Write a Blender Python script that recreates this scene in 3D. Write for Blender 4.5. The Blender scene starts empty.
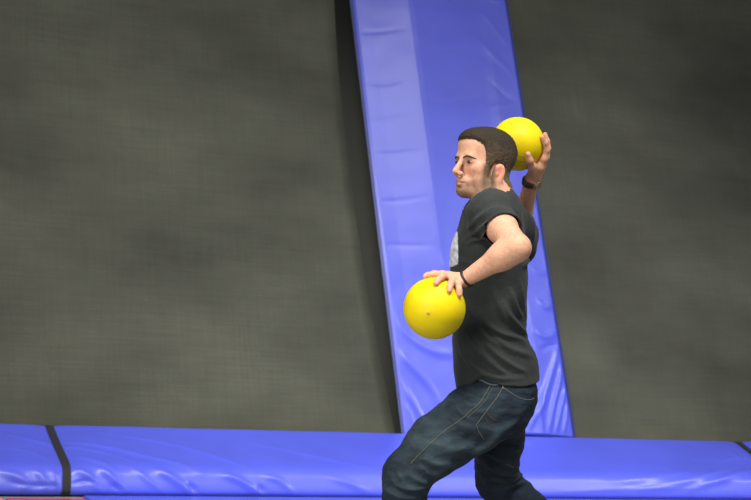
import bpy, bmesh, math
import numpy as np
from mathutils import Vector, Matrix, noise
from mathutils.bvhtree import BVHTree

# ------------------------------------------------------------------ camera, world, light, exposure
sc = bpy.context.scene
FPX, DIST, CAM_H = 1740.0, 6.0, 1.29            # focal length in pixels, distance to the player, camera height
ROLL = math.atan(273 / 3746.)
CAM = np.array([0, -DIST, CAM_H])
R = np.array([math.cos(ROLL), 0, math.sin(ROLL)])
U = np.array([-math.sin(ROLL), 0, math.cos(ROLL)])
F = np.array([0, 1.0, 0])
cam_d = bpy.data.cameras.new('camera')
cam_d.sensor_width = 36; cam_d.lens = FPX * 36 / 751
cam_d.clip_end = 100
cam_d.dof.use_dof = True; cam_d.dof.focus_distance = 5.85; cam_d.dof.aperture_fstop = 5.6
cam = bpy.data.objects.new('camera', cam_d); sc.collection.objects.link(cam)
M = Matrix.Identity(4)
for i, v in enumerate((R, U, -F)):
    for j in range(3): M[j][i] = v[j]
M.translation = Vector(CAM)
cam.matrix_world = M
sc.camera = cam

world = bpy.data.worlds.new('world'); sc.world = world; world.use_nodes = True
bg = world.node_tree.nodes['Background']
bg.inputs[0].default_value = (0.95, 0.97, 1.0, 1); bg.inputs[1].default_value = 0.31
sc.view_settings.view_transform = 'Standard'; sc.view_settings.look = 'None'
sc.view_settings.gamma = 1; sc.view_settings.exposure = 0.0

def area(name, loc, target, sx, sy, power, col=(1, 1, 1), spread=180):
    l = bpy.data.lights.new(name, 'AREA'); l.shape = 'RECTANGLE'; l.size = sx; l.size_y = sy
    l.energy = power; l.color = col; l.spread = math.radians(spread)
    o = bpy.data.objects.new(name, l); sc.collection.objects.link(o)
    o.location = loc
    o.rotation_euler = (Vector(target) - Vector(loc)).to_track_quat('-Z', 'Y').to_euler()
    return o
area('hall_lamp_key', (-2.6, -4.6, 5.2), (0.2, -0.3, 0.4), 2.6, 1.6, 31, (1, 0.96, 0.90), 50)
area('hall_lamp_rear', (0.8, -0.4, 6.2), (1.2, 3.3, 0.0), 7.0, 1.0, 68, (1, 0.98, 0.92), 54)
area('hall_lamp_middle', (2.9, 0.4, 8.0), (0.3, 3.6, 1.8), 2.0, 2.0, 18, (1, 0.98, 0.95), 60)
area('hall_lamp_side', (6.6, 0.4, 5.0), (0.8, 3.2, -0.6), 2.4, 2.4, 8, (1, 0.98, 0.95), 50)
area('hall_lamp_corner', (7.4, 3.0, 6.4), (0.9, 3.8, 1.0), 1.4, 1.4, 15, (1, 0.98, 0.95), 50)
area('hall_lamp_front', (1.3, -1.9, 5.6), (0.4, 0, 1.0), 1.2, 0.8, 19, (1, 0.97, 0.92), 46)
area('low_fill', (-3.6, -7.0, 1.2), (0.4, 0.0, 0.2), 3.0, 1.8, 21, (1, 0.97, 0.92), 50)  # added low fill with no known source, lifts the balls' shaded undersides

# ------------------------------------------------------------------ materials
def mat(name, base=(0.5, 0.5, 0.5), rough=0.6, **kw):
    m = bpy.data.materials.new(name); m.use_nodes = True
    b = m.node_tree.nodes['Principled BSDF']
    b.inputs['Base Color'].default_value = (*base, 1); b.inputs['Roughness'].default_value = rough
    for k, v in kw.items():
        b.inputs[k.replace('_', ' ')].default_value = v
    return m
def nd(m, t, **props):
    n = m.node_tree.nodes.new(t)
    for k, v in props.items(): setattr(n, k, v)
    return n
def lk(m, a, b): m.node_tree.links.new(a, b)
def bsdf(m): return m.node_tree.nodes['Principled BSDF']
def coords(m, scale=(1, 1, 1), rot=(0, 0, 0)):
    tc = nd(m, 'ShaderNodeTexCoord'); mp = nd(m, 'ShaderNodeMapping')
    mp.inputs['Scale'].default_value = scale; mp.inputs['Rotation'].default_value = rot
    lk(m, tc.outputs['Object'], mp.inputs['Vector']); return mp.outputs[0]
def noisetex(m, vec, scale, detail=3, rough=0.5):
    n = nd(m, 'ShaderNodeTexNoise'); n.inputs['Scale'].default_value = scale
    n.inputs['Detail'].default_value = detail; n.inputs['Roughness'].default_value = rough
    lk(m, vec, n.inputs['Vector']); return n.outputs['Fac']
def ramp(m, fac, c0, c1, p0=0.3, p1=0.7):
    r = nd(m, 'ShaderNodeValToRGB'); e = r.color_ramp.elements
    e[0].position = p0; e[0].color = (*c0, 1); e[1].position = p1; e[1].color = (*c1, 1)
    lk(m, fac, r.inputs[0]); return r.outputs[0]
def bump(m, fac, strength, dist=0.002, chain=None):
    b = nd(m, 'ShaderNodeBump'); b.inputs['Strength'].default_value = strength; b.inputs['Distance'].default_value = dist
    lk(m, fac, b.inputs['Height'])
    if chain is not None: lk(m, chain, b.inputs['Normal'])
    return b.outputs[0]
def mixc(m, a, b, fac, mode='MIX'):
    x = nd(m, 'ShaderNodeMix', data_type='RGBA', blend_type=mode)
    if isinstance(fac, float): x.inputs[0].default_value = fac
    else: lk(m, fac, x.inputs[0])
    for s, v in ((6, a), (7, b)):
        if isinstance(v, tuple): x.inputs[s].default_value = (*v, 1)
        else: lk(m, v, x.inputs[s])
    return x.outputs[2]

def vinyl(name, col, rough=0.36):
    m = mat(name, col, rough); b = bsdf(m)
    b.inputs['Specular IOR Level'].default_value = 0.6
    b.inputs['Coat Weight'].default_value = 0.16; b.inputs['Coat Roughness'].default_value = 0.2
    v = coords(m)
    n1 = noisetex(m, v, 2.5, 3); n2 = noisetex(m, v, 260, 2)
    lk(m, ramp(m, n1, tuple(c * 0.93 for c in col), tuple(min(1, c * 1.07) for c in col)), b.inputs['Base Color'])
    nrm = bump(m, n1, 0.35, 0.02); nrm = bump(m, n2, 0.12, 0.0006, nrm)
    lk(m, nrm, b.inputs['Normal'])
    return m
M_blue = vinyl('blue_vinyl', (0.080, 0.106, 0.72), 0.39)
M_blue_edge = vinyl('navy_binding', (0.015, 0.025, 0.16), 0.5)
M_red = vinyl('red_vinyl', (0.55, 0.03, 0.03))
M_orange = vinyl('orange_vinyl', (0.9, 0.25, 0.04))

M_mat = mat('woven_black_mesh', (0.08, 0.08, 0.07), 0.5); b = bsdf(M_mat)
v = coords(M_mat)
big = noisetex(M_mat, coords(M_mat, (0.6, 1.0, 1)), 1.4, 4, 0.5)
streak = noisetex(M_mat, coords(M_mat, (1.2, 34, 1)), 2.0, 4, 0.65)
streak2 = noisetex(M_mat, coords(M_mat, (30, 1.2, 1)), 2.0, 3, 0.6)
fine = noisetex(M_mat, coords(M_mat, (60, 260, 60)), 2.0, 2, 0.6)
c = ramp(M_mat, big, (0.037, 0.039, 0.027), (0.100, 0.103, 0.074), 0.30, 0.72)
c = mixc(M_mat, c, ramp(M_mat, streak, (0.90, 0.90, 0.90), (1.10, 1.10, 1.09), 0.3, 0.7), 1.0, 'MULTIPLY')
c = mixc(M_mat, c, ramp(M_mat, streak2, (0.94, 0.94, 0.94), (1.06, 1.06, 1.05), 0.3, 0.7), 1.0, 'MULTIPLY')
c = mixc(M_mat, c, ramp(M_mat, fine, (0.85, 0.85, 0.85), (1.15, 1.15, 1.14), 0.3, 0.7), 1.0, 'MULTIPLY')
lk(M_mat, c, b.inputs['Base Color'])
lk(M_mat, bump(M_mat, fine, 0.3, 0.001, bump(M_mat, big, 0.3, 0.03)), b.inputs['Normal'])
b.inputs['Specular IOR Level'].default_value = 0.18
M_dark = mat('dark_backing', (0.12, 0.12, 0.10), 0.9)
M_web = mat('black_webbing', (0.012, 0.012, 0.014), 0.75)
lk(M_web, bump(M_web, noisetex(M_web, coords(M_web), 500, 2), 0.4, 0.001), bsdf(M_web).inputs['Normal'])
M_steel = mat('galvanised_steel', (0.35, 0.35, 0.36), 0.35, Metallic=1.0)

M_floor = mat('trampoline_bed_floor', (0.05, 0.05, 0.055), 0.6)
lk(M_floor, ramp(M_floor, noisetex(M_floor, coords(M_floor, (40, 200, 1)), 2, 3), (0.20, 0.20, 0.20), (0.28, 0.28, 0.28)), bsdf(M_floor).inputs['Base Color'])

def attr_mat(name, rough, sss=0.0, bs=200, bstr=0.2, bd=0.001, spec=0.4):
    m = mat(name, (1, 1, 1), rough); b = bsdf(m)
    a = nd(m, 'ShaderNodeAttribute', attribute_name='col')
    v = coords(m); n = noisetex(m, v, bs, 3, 0.6)
    lk(m, mixc(m, a.outputs['Color'], ramp(m, n, (0.86,) * 3, (1.12,) * 3), 1.0, 'MULTIPLY'), b.inputs['Base Color'])
    lk(m, bump(m, n, bstr, bd), b.inputs['Normal'])
    b.inputs['Specular IOR Level'].default_value = spec
    if sss:
        b.inputs['Subsurface Weight'].default_value = sss
        b.inputs['Subsurface Radius'].default_value = (1, 0.35, 0.2); b.inputs['Subsurface Scale'].default_value = 0.006
    return m
M_skin = attr_mat('skin', 0.58, 0.06, 90, 0.15, 0.001, 0.28)
M_hair = attr_mat('short_hair', 0.7, 0, 420, 0.9, 0.0025, 0.25)

M_shirt = mat('charcoal_jersey', (0.035, 0.04, 0.042), 0.85); b = bsdf(M_shirt)
v = coords(M_shirt)
lk(M_shirt, mixc(M_shirt, ramp(M_shirt, noisetex(M_shirt, v, 420, 2), (0.016, 0.019, 0.019), (0.036, 0.041, 0.040)),
                 ramp(M_shirt, noisetex(M_shirt, v, 9, 3), (0.85,) * 3, (1.15,) * 3), 1.0, 'MULTIPLY'), b.inputs['Base Color'])
lk(M_shirt, bump(M_shirt, noisetex(M_shirt, v, 14, 4, 0.6), 0.5, 0.012), b.inputs['Normal'])
b.inputs['Sheen Weight'].default_value = 0.05; b.inputs['Sheen Roughness'].default_value = 0.5
b.inputs['Specular IOR Level'].default_value = 0.2

M_denim = attr_mat('dark_denim', 0.8, 0, 330, 0.6, 0.0012, 0.2)
b = bsdf(M_denim)
old = b.inputs['Base Color'].links[0].from_socket
v2 = coords(M_denim, (1, 1, 2.2), (0, 0.9, 0))
lk(M_denim, mixc(M_denim, old, ramp(M_denim, noisetex(M_denim, v2, 11, 5, 0.65), (0.48, 0.50, 0.54), (1.7, 1.78, 1.8)), 1.0, 'MULTIPLY'), b.inputs['Base Color'])
lk(M_denim, bump(M_denim, noisetex(M_denim, v2, 22, 5, 0.6), 0.6, 0.01), b.inputs['Normal'])
M_thread = mat('tan_stitching', (0.10, 0.10, 0.085), 0.8)
M_waist = mat('faded_denim', (0.10, 0.13, 0.15), 0.8)
M_rust = mat('rust_stitching', (0.06, 0.028, 0.020), 0.8)
M_print = mat('pale_grey_print', (0.50, 0.52, 0.58), 0.7)
lk(M_print, ramp(M_print, noisetex(M_print, coords(M_print), 60, 3), (0.35, 0.36, 0.40), (0.66, 0.68, 0.75), 0.35, 0.6), bsdf(M_print).inputs['Base Color'])
M_white = mat('eye_white', (0.42, 0.38, 0.35), 0.5)
M_iris = mat('brown_iris', (0.018, 0.010, 0.006), 0.45)
M_strapb = mat('brown_leather', (0.045, 0.025, 0.012), 0.55)
M_brass = mat('watch_metal', (0.42, 0.30, 0.16), 0.35, Metallic=0.8)
M_rubber = mat('black_rubber', (0.012, 0.012, 0.012), 0.5)
M_shoe = mat('grey_canvas', (0.10, 0.10, 0.11), 0.8)
M_sole = mat('white_rubber', (0.6, 0.6, 0.58), 0.6)

M_ball = mat('yellow_vinyl_foam', (0.85, 0.72, 0.02), 0.5); b = bsdf(M_ball); b.inputs['Specular IOR Level'].default_value = 0.25
v = coords(M_ball)
lk(M_ball, ramp(M_ball, noisetex(M_ball, v, 14, 3), (0.72, 0.545, 0.002), (0.80, 0.62, 0.003)), b.inputs['Base Color'])
b.inputs['Subsurface Weight'].default_value = 0.15; b.inputs['Subsurface Radius'].default_value = (1, .8, .1); b.inputs['Subsurface Scale'].default_value = 0.01
lk(M_ball, bump(M_ball, noisetex(M_ball, v, 240, 2), 0.15, 0.0006), b.inputs['Normal'])
M_ballmark = mat('olive_ink', (0.42, 0.36, 0.02), 0.5)

# ------------------------------------------------------------------ helpers
def link(o, parent=None):
    sc.collection.objects.link(o)
    if parent is not None:
        o.parent = parent
        o.matrix_parent_inverse = Matrix.Translation(parent.location).inverted() if parent.type == 'EMPTY' else Matrix.Identity(4)
    return o
def mesh_obj(name, verts, faces, m, parent=None, smooth=True, cols=None):
    me = bpy.data.meshes.new(name)
    verts = np.asarray(verts, dtype=np.float64)
    me.from_pydata(verts.tolist(), [], faces.tolist() if isinstance(faces, np.ndarray) else faces)
    if smooth: me.polygons.foreach_set('use_smooth', [True] * len(me.polygons))
    if cols is not None:
        a = me.color_attributes.new('col', 'FLOAT_COLOR', 'POINT')
        buf = np.ones((len(verts), 4), dtype=np.float32); buf[:, :3] = cols
        a.data.foreach_set('color', buf.ravel())
    me.materials.append(m)
    me.update()
    return link(bpy.data.objects.new(name, me), parent)
def tag(o, label=None, cat=None, group=None, kind=None):
    for k, v in (('label', label), ('category', cat), ('group', group), ('kind', kind)):
        if v: o[k] = v
    return o
def empty(name, loc):
    o = bpy.data.objects.new(name, None); sc.collection.objects.link(o); o.location = Vector(loc); o.empty_display_size = 0.1
    return o
def tube(pts, rad, seg=8, closed=False, flat=None):
    """tube along pts; rad a number or list; returns verts, faces"""
    pts = [np.asarray(p, float) for p in pts]; n = len(pts)
    rads = [rad] * n if np.isscalar(rad) else rad
    V, Fc = [], []
    up = None
    for i, p in enumerate(pts):
        a = pts[(i - 1) % n] if (closed or i > 0) else pts[i]
        c_ = pts[(i + 1) % n] if (closed or i < n - 1) else pts[i]
        t = c_ - a; t /= np.linalg.norm(t) + 1e-12
        if up is None:
            up = np.cross(t, [0, 1, 0.01]); up /= np.linalg.norm(up)
        up = up - t * (up @ t); up /= np.linalg.norm(up)
        s = np.cross(t, up)
        for k in range(seg):
            an = 2 * math.pi * k / seg
            V.append(p + rads[i] * (math.cos(an) * up + math.sin(an) * s))
    m_ = n if closed else n - 1
    for i in range(m_):
        for k in range(seg):
            i2 = (i + 1) % n
            Fc.append((i * seg + k, i * seg + (k + 1) % seg, i2 * seg + (k + 1) % seg, i2 * seg + k))
    if not closed:
        Fc.append(tuple(range(seg))[::-1]); Fc.append(tuple((n - 1) * seg + k for k in range(seg)))
    return np.array(V), Fc
def smoothstep(x, a, b_):
    t = np.clip((x - a) / (b_ - a), 0, 1); return t * t * (3 - 2 * t)
def catmull(pts, n=8):
    P = [np.asarray(p, float) for p in pts]; P = [2 * P[0] - P[1]] + P + [2 * P[-1] - P[-2]]
    out = []
    for i in range(1, len(P) - 2):
        for k in range(n):
            t = k / n
            out.append(0.5 * ((2 * P[i]) + (-P[i-1] + P[i+1]) * t + (2*P[i-1] - 5*P[i] + 4*P[i+1] - P[i+2]) * t*t + (-P[i-1] + 3*P[i] - 3*P[i+1] + P[i+2]) * t**3))
    out.append(P[-2]); return np.array(out)
def poly_ridge(q, pts, h, w, taper=True):
    """height field: gaussian ridge along a 2-D polyline; q (N,2)"""
    pts = catmull(pts, 5); out = np.zeros(len(q)); best = np.full(len(q), 1e9); par = np.zeros(len(q)); n = len(pts) - 1
    for i in range(n):
        a, b_ = pts[i], pts[i + 1]; ab = b_ - a
        t = np.clip(((q - a) @ ab) / (ab @ ab + 1e-12), 0, 1)
        d = np.linalg.norm(q - (a + t[:, None] * ab), axis=1)
        s = d < best; best[s] = d[s]; par[s] = (i + t[s]) / n
    amp = np.sin(np.pi * np.clip(par, 0.02, 0.98)) ** 0.5 if taper else 1.0
    return h * amp * np.exp(-(best / w) ** 2)

# ------------------------------------------------------------------ the trampoline wall: frame of the leaning wall
h_ = np.array([0.90736176, 0.42035062, 0.0])                    # along the foot of the wall
g_ = np.array([-0.42035062, 0.90736176, 0.0])                   # level, into the wall
s_ = g_ * 0.40240 + np.array([0, 0, 0.91546])                   # up the leaning wall
n_ = np.cross(h_, s_)                                           # out of the wall
W0 = h_ * 1.872 + g_ * 3.525 + np.array([0, 0, 0.25])
def Wp(a, b_, c_=0.0): return W0 + h_ * a + s_ * b_ + n_ * c_
def ray(px, py): return (px - 375.5) / FPX * R - (py - 250) / FPX * U + F
def on_wall(px, py, off=0.0):                                   # measured spot of the photo on the wall plane, (a, b)
    v_ = ray(px, py); t = ((W0 + n_ * off - CAM) @ n_) / (v_ @ n_); p = CAM + v_ * t - W0
    return np.array([p @ h_, p @ s_])

# floor
fl = mesh_obj('floor', [(-9, -7, 0), (12, -7, 0), (12, 12, 0), (-9, 12, 0)], [(0, 1, 2, 3)], M_floor, smooth=False)
tag(fl, kind='structure')
# dark board wall behind the mats
bw = []
for a, b_ in ((-7, -0.26), (9, -0.26), (9, 5.2), (-7, 5.2)):
    bw.append(Wp(a, b_, -0.20))
for a, b_ in ((-7, -0.26), (9, -0.26), (9, 5.2), (-7, 5.2)):
    bw.append(Wp(a, b_, -0.26))
tag(mesh_obj('wall_back', bw, [(0, 1, 2, 3), (7, 6, 5, 4), (0, 4, 5, 1), (1, 5, 6, 2), (2, 6, 7, 3), (3, 7, 4, 0)], M_dark, smooth=False), kind='structure')

def mat_sheet(name, a0f, a1f, b0, b1, na, nb, label):
    """trampoline bed in the wall plane; a0f/a1f give the side edges as functions of b; its own object frame lies in the wall"""
    V, Fc = [], []
    for side in (0, 1):
        for j in range(nb + 1):
            b_ = b0 + (b1 - b0) * j / nb
            A0, A1 = a0f(b_), a1f(b_)
            for i in range(na + 1):
                a = A0 + (A1 - A0) * i / na
                e = min(1, 4 * i / na, 4 * (na - i) / na)
                z = 0.012 * noise.noise(Vector((a * 0.9, b_ * 1.3, 3.1))) * e - 0.004 * side
                V.append((a, b_, z))
    o1 = (na + 1) * (nb + 1)
    for j in range(nb):
        for i in range(na):
            q = j * (na + 1) + i
            Fc.append((q, q + 1, q + na + 2, q + na + 1)); Fc.append((o1 + q + na + 1, o1 + q + na + 2, o1 + q + 1, o1 + q))
    for j in range(nb):
        for i in (0, na):
            q = j * (na + 1) + i; Fc.append((q, q + na + 1, o1 + q + na + 1, o1 + q) if i == 0 else (q + na + 1, q, o1 + q, o1 + q + na + 1))
    o = mesh_obj(name, V, Fc, M_mat)
    mw = Matrix.Identity(4)
    for k, ax in enumerate((h_, s_, n_)):
        for r_ in range(3): mw[r_][k] = ax[r_]
    mw.translation = Vector(W0)
    o.matrix_world = mw
    tag(o, label, 'trampoline', 'wall trampolines')
    return o, mw
edge_px = [(334, 0), (340, 80), (350, 180), (359, 250), (371, 305), (381, 360), (393, 428)]
eb = np.array([on_wall(*p) for p in edge_px]); o_ = np.argsort(eb[:, 1]); eb = eb[o_]
cb, ca = np.polyfit(eb[:, 1], eb[:, 0], 3), None
def left_edge(b_):
    bb = min(max(b_, -0.1), 3.0); return float(np.polyval(cb, bb)) - max(0, b_ - 3.0) * 0.02
left_mat, mwL = mat_sheet('trampoline_mat', lambda b_: -5.2, left_edge, -0.10, 4.6, 60, 50, 'dark woven trampoline mat filling the left half behind the thrower, left of the upright pad')
right_mat, mwR = mat_sheet('trampoline_mat', lambda b_: 1.02, lambda b_: 7.0, -0.10, 4.6, 60, 50, 'dark woven trampoline mat on the right side, right of the upright pad')
# steel rim that carries the beds, behind the upright pad
V, Fc = [], []
for a in (0.18, 0.88):
    v_, f_ = tube([Wp(a, -0.1, -0.04), Wp(a, 4.6, -0.04)], 0.03, 12)
    Fc += [tuple(i + len(V) for i in f) for f in f_]; V += list(v_)
rim = mesh_obj('steel_rim', V, Fc, M_steel)

# ---- upright pad
A0, A1, PH = -0.012, 1.128, 0.10
prof = [(0.0, 0.018), (0.004, 0.026), (0.02, 0.034), (0.10, 0.047), (0.20, 0.070), (0.29, 0.0905), (0.32, 0.0965), (0.35, 0.099), (0.50, 0.100), (0.66, 0.1005), (0.74, 0.0995), (0.775, 0.097), (0.81, 0.091),
        (0.90, 0.068), (0.975, 0.050), (0.995, 0.032), (1.0, 0.018)]
pu = np.array([p[0] for p in prof]); pc = np.array([p[1] for p in prof])
na, nb = 150, 420
us = np.unique(np.concatenate([np.linspace(0, 1, na), pu])); na = len(us) - 1
bs = np.linspace(-0.015, 4.6, nb + 1)
AA, BB = np.meshgrid(A0 + (A1 - A0) * us, bs)
q = np.stack([AA.ravel(), BB.ravel()], 1)
C0 = np.interp((q[:, 0] - A0) / (A1 - A0), pu, pc)
inner = smoothstep((q[:, 0] - A0), 0.012, 0.06) * smoothstep(A1 - q[:, 0], 0.012, 0.06)
D = np.zeros(len(q))
def wpx(pts): return [on_wall(x, y, 0.08) for x, y in pts]
vfold = [  # (pixel polyline, height, width)
    ([(360, 28), (380, 30), (403, 29)], -0.0035, 0.012), ([(362, 78), (385, 82), (406, 79)], -0.004, 0.012),
    ([(366, 116), (385, 117), (412, 116)], -0.003, 0.012), ([(373, 150), (395, 152), (420, 151)], -0.0035, 0.012),
    ([(377, 196), (395, 199), (425, 197)], -0.003, 0.012), ([(382, 240), (400, 243), (432, 246)], -0.003, 0.014),
    ([(415, 45), (440, 52), (470, 50)], -0.002, 0.012), ([(420, 100), (445, 104), (480, 98)], -0.002, 0.014),
    ([(478, 12), (490, 22), (510, 45)], 0.006, 0.020), ([(475, 40), (492, 55), (515, 72)], 0.006, 0.022), ([(482, 78), (500, 92), (519, 103)], -0.004, 0.018),
    ([(486, 108), (505, 105), (520, 100)], 0.003, 0.015),
    ([(388, 300), (405, 330), (430, 350), (455, 356)], 0.007, 0.022), ([(395, 345), (410, 362), (428, 385), (440, 410)], 0.010, 0.024),
    ([(398, 372), (408, 392), (420, 415), (424, 432)], 0.010, 0.018), ([(402, 398), (409, 410), (414, 430)], 0.009, 0.012),
    ([(545, 432), (551, 405), (560, 375), (563, 350)], 0.011, 0.015), ([(553, 432), (560, 405), (566, 385), (567, 362)], 0.011, 0.012),
    ([(562, 432), (566, 412), (569, 392)], 0.009, 0.010), ([(538, 432), (536, 410), (545, 385), (560, 345)], 0.010, 0.020),
    ([(524, 430), (530, 418), (545, 396)], 0.008, 0.015),
    ([(536, 300), (545, 306), (558, 300)], 0.006, 0.015), ([(532, 332), (545, 336), (560, 330)], 0.008, 0.018), ([(530, 268), (540, 272), (552, 268)], 0.004, 0.015),
    ([(538, 350), (548, 345), (562, 343)], -0.006, 0.012), ([(440, 260), (448, 275), (452, 290)], 0.004, 0.02),
]
for pts, hh, ww in vfold: D += poly_ridge(q, wpx(pts), hh * (.45 if pts[0][1] < 255 else 1.0), ww * 1.1)
for k in range(26):                                            # light creases further up, out of frame too
    b0 = 3.0 + k * 0.13
    D += poly_ridge(q, [(0.0, b0), (0.2, b0 + 0.02), (0.36, b0)], -0.003, 0.012) if k % 2 else poly_ridge(q, [(0.85, b0), (1.0, b0 - 0.05), (1.1, b0 - 0.02)], 0.004, 0.015)
D += 0.0016 * np.array([noise.noise(Vector((x * 5, y * 7, 0))) for x, y in q])
Cc = C0 + D * inner
lean = lambda b_: 0.022 * (1 - np.asarray(b_) / 2.6)
P = W0 + np.outer(q[:, 0] + lean(q[:, 1]), h_) + np.outer(q[:, 1], s_) + np.outer(Cc, n_)
Fc = []
nr = na + 1
for j in range(nb):
    for i in range(na): k = j * nr + i; Fc.append((k, k + 1, k + nr + 1, k + nr))
nb1 = len(P)
back = [Wp(A0 + (A1 - A0) * t + float(lean(b_)), b_, 0.017) for b_ in (bs[0], bs[-1]) for t in (0, 1)]
P = np.vstack([P, back])
Fc += [(nb1 + 1, nb1, nb1 + 2, nb1 + 3)]
Fc += [tuple([nb1, nb1 + 1] + list(range(na, -1, -1)))]
Fc += [tuple([nb1 + 3, nb1 + 2] + list(range(nb * nr, nb * nr + nr)))]
Fc += [tuple([nb1 + 2, nb1] + [j * nr for j in range(nb + 1)]), tuple([nb1 + 1, nb1 + 3] + [j * nr + na for j in range(nb, -1, -1)])]
vp = empty('upright_pad', Wp(0.53, -0.1, 0))
tag(vp, 'tall blue vinyl pad running up the leaning wall between the two dark mats', 'pad')
mesh_obj('padding', P, Fc, M_blue, vp)
for t in (0, 1):
    a = A0 if t == 0 else A1
    sgn = -1 if t == 0 else 1
    V = [Wp(a + float(lean(bb_)) + sgn * 0.0, bb_, 0.018) for bb_ in (bs[0], bs[-1])] + [Wp(a + float(lean(bb_)) + sgn * 0.014, bb_, 0.018) for bb_ in (bs[0], bs[-1])] + \
        [Wp(a + float(lean(bb_)) + sgn * 0.0, bb_, 0.030) for bb_ in (bs[0], bs[-1])] + [Wp(a + float(lean(bb_)) + sgn * 0.014, bb_, 0.026) for bb_ in (bs[0], bs[-1])]
    o = mesh_obj('edge_binding', V, [(0, 1, 3, 2), (4, 6, 7, 5), (0, 4, 5, 1), (2, 3, 7, 6), (0, 2, 6, 4), (1, 5, 7, 3)], M_blue_edge, vp, smooth=False)
    tag(o, 'narrow navy binding')
rim.name = 'rail'; rim.parent = vp; rim.matrix_parent_inverse = Matrix.Translation(vp.location).inverted()
tag(rim, 'steel rails behind the padding')

# ---- long pad along the foot of the wall: profile in (g, z), measured from the front foot
PG = [(2.76, 0.0), (2.722, 0.008), (2.706, 0.024), (2.712, 0.050), (2.730, 0.085), (2.752, 0.118), (2.790, 0.143), (2.850, 0.160), (2.98, 0.184), (3.18, 0.220), (3.32, 0.247), (3.38, 0.260), (3.415, 0.263), (3.435, 0.250), (3.43, 0.19)]
pg = catmull(PG, 6)
L = np.concatenate([[0], np.cumsum(np.linalg.norm(np.diff(pg, axis=0), axis=1))])
nu = 110; ul = np.linspace(0, L[-1], nu)
gx = np.interp(ul, L, pg[:, 0]); gz = np.interp(ul, L, pg[:, 1])
tg = np.stack([np.gradient(gx, ul), np.gradient(gz, ul)], 1); tg /= np.linalg.norm(tg, axis=1)[:, None]
gn = np.stack([-tg[:, 1], tg[:, 0]], 1)                         # outward
def pad_uv(px, py):                                            # photo spot -> (a, u) on the pad's face
    v_ = ray(px, py); best = None
    for i in range(4, nu - 12):
        t0 = ((gx[i] * g_ - CAM) @ g_) / (v_ @ g_); p = CAM + v_ * t0
        e = abs(p[2] - gz[i])
        if best is None or e < best[0]: best = (e, p @ h_, ul[i])
    return (best[1], best[2])
PA0, PA1 = -3.2, 6.6
an = np.arange(PA0, PA1, 0.0125); na = len(an) - 1
UU, AA = np.meshgrid(ul, an)
q = np.stack([AA.ravel(), UU.ravel()], 1)
D = np.zeros(len(q))
pf = [
    ([(0, 432), (45, 443), (100, 452), (135, 462)], 0.008, 0.020), ([(62, 441), (100, 446), (140, 455), (200, 472)], 0.012, 0.022),
    ([(100, 432), (170, 444), (220, 458), (250, 469)], 0.008, 0.022), ([(70, 455), (95, 461), (118, 475)], 0.009, 0.018),
    ([(255, 443), (310, 455), (375, 471)], 0.006, 0.022), ([(0, 447), (30, 452), (45, 458)], 0.006, 0.016),
    ([(98, 468), (110, 476), (124, 492)], 0.014, 0.018), ([(75, 468), (90, 478), (100, 491)], 0.012, 0.016),
    ([(155, 470), (172, 478), (190, 492)], 0.014, 0.020), ([(128, 466), (145, 478), (160, 490)], 0.007, 0.015),
    ([(222, 475), (240, 480), (258, 492)], 0.013, 0.018), ([(265, 476), (280, 482), (292, 492)], 0.010, 0.016), ([(330, 478), (350, 484), (368, 492)], 0.007, 0.018),
    ([(0, 472), (20, 478), (28, 490)], 0.010, 0.022), ([(36, 470), (44, 480), (46, 490)], 0.010, 0.016), ([(52, 470), (56, 482), (60, 490)], 0.008, 0.012),
    ([(113, 484), (118, 488), (122, 493)], -0.012, 0.012), ([(188, 484), (193, 489), (196, 494)], -0.014, 0.012), ([(258, 486), (262, 490), (264, 494)], -0.012, 0.012),
    ([(10, 482), (30, 486), (62, 485)], -0.008, 0.010), ([(70, 484), (88, 481), (100, 487)], -0.008, 0.008),
    ([(640, 490), (690, 480), (735, 468)], 0.007, 0.025), ([(690, 488), (725, 478), (751, 470)], 0.009, 0.022), ([(600, 486), (640, 478), (690, 472)], 0.004, 0.025),
    ([(715, 462), (735, 458), (751, 458)], 0.006, 0.015), ([(735, 450), (740, 456), (751, 464)], -0.006, 0.012),
    ([(560, 492), (620, 490), (700, 489)], 0.003, 0.012),
]
for pts, hh, ww in pf: D += poly_ridge(q, [pad_uv(x, y) for x, y in pts], hh, ww)
D += 0.003 * np.array([noise.noise(Vector((x * 2.2, y * 6, 0))) for x, y in q])
straps = [([(50, 428), (57, 440), (62, 456), (66, 474), (68, 490)], 0.020), ([(745, 447), (754, 453), (766, 462), (776, 474), (782, 492)], 0.021)]
sta = []
for pts, w in straps:
    uv = np.array([pad_uv(*p) for p in pts]); uv = uv[np.argsort(uv[:, 1])]; cf = np.polyfit(uv[:, 1], uv[:, 0], 2); uu = np.linspace(0, L[-1], 40); uv = np.stack([np.polyval(cf, uu), uu], 1); sta.append((uv, w))
    aa = np.interp(q[:, 1], uv[:, 1], uv[:, 0]); D *= 1 - np.exp(-((q[:, 0] - aa) / 0.035) ** 4); D += -0.010 * np.exp(-((q[:, 0] - aa) / 0.05) ** 2)
fade = smoothstep(q[:, 1], 0.02, 0.06) * smoothstep(L[-1] - q[:, 1], 0.02, 0.10)
D *= fade
def pad_pt(a, g, z): return h_ * a + g_ * g + np.array([0, 0, 1.0]) * z
GX = np.tile(gx, len(an)) + D * np.tile(gn[:, 0], len(an)); GZ = np.tile(gz, len(an)) + D * np.tile(gn[:, 1], len(an))
P = np.outer(q[:, 0], h_) + np.outer(GX, g_) + np.outer(GZ, [0, 0, 1.0])
P[:, 2] = np.maximum(P[:, 2], 0.001)
Fc = [(j * nu + i, j * nu + i + 1, (j + 1) * nu + i + 1, (j + 1) * nu + i) for j in range(na) for i in range(nu - 1)]
k0 = len(P)
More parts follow.
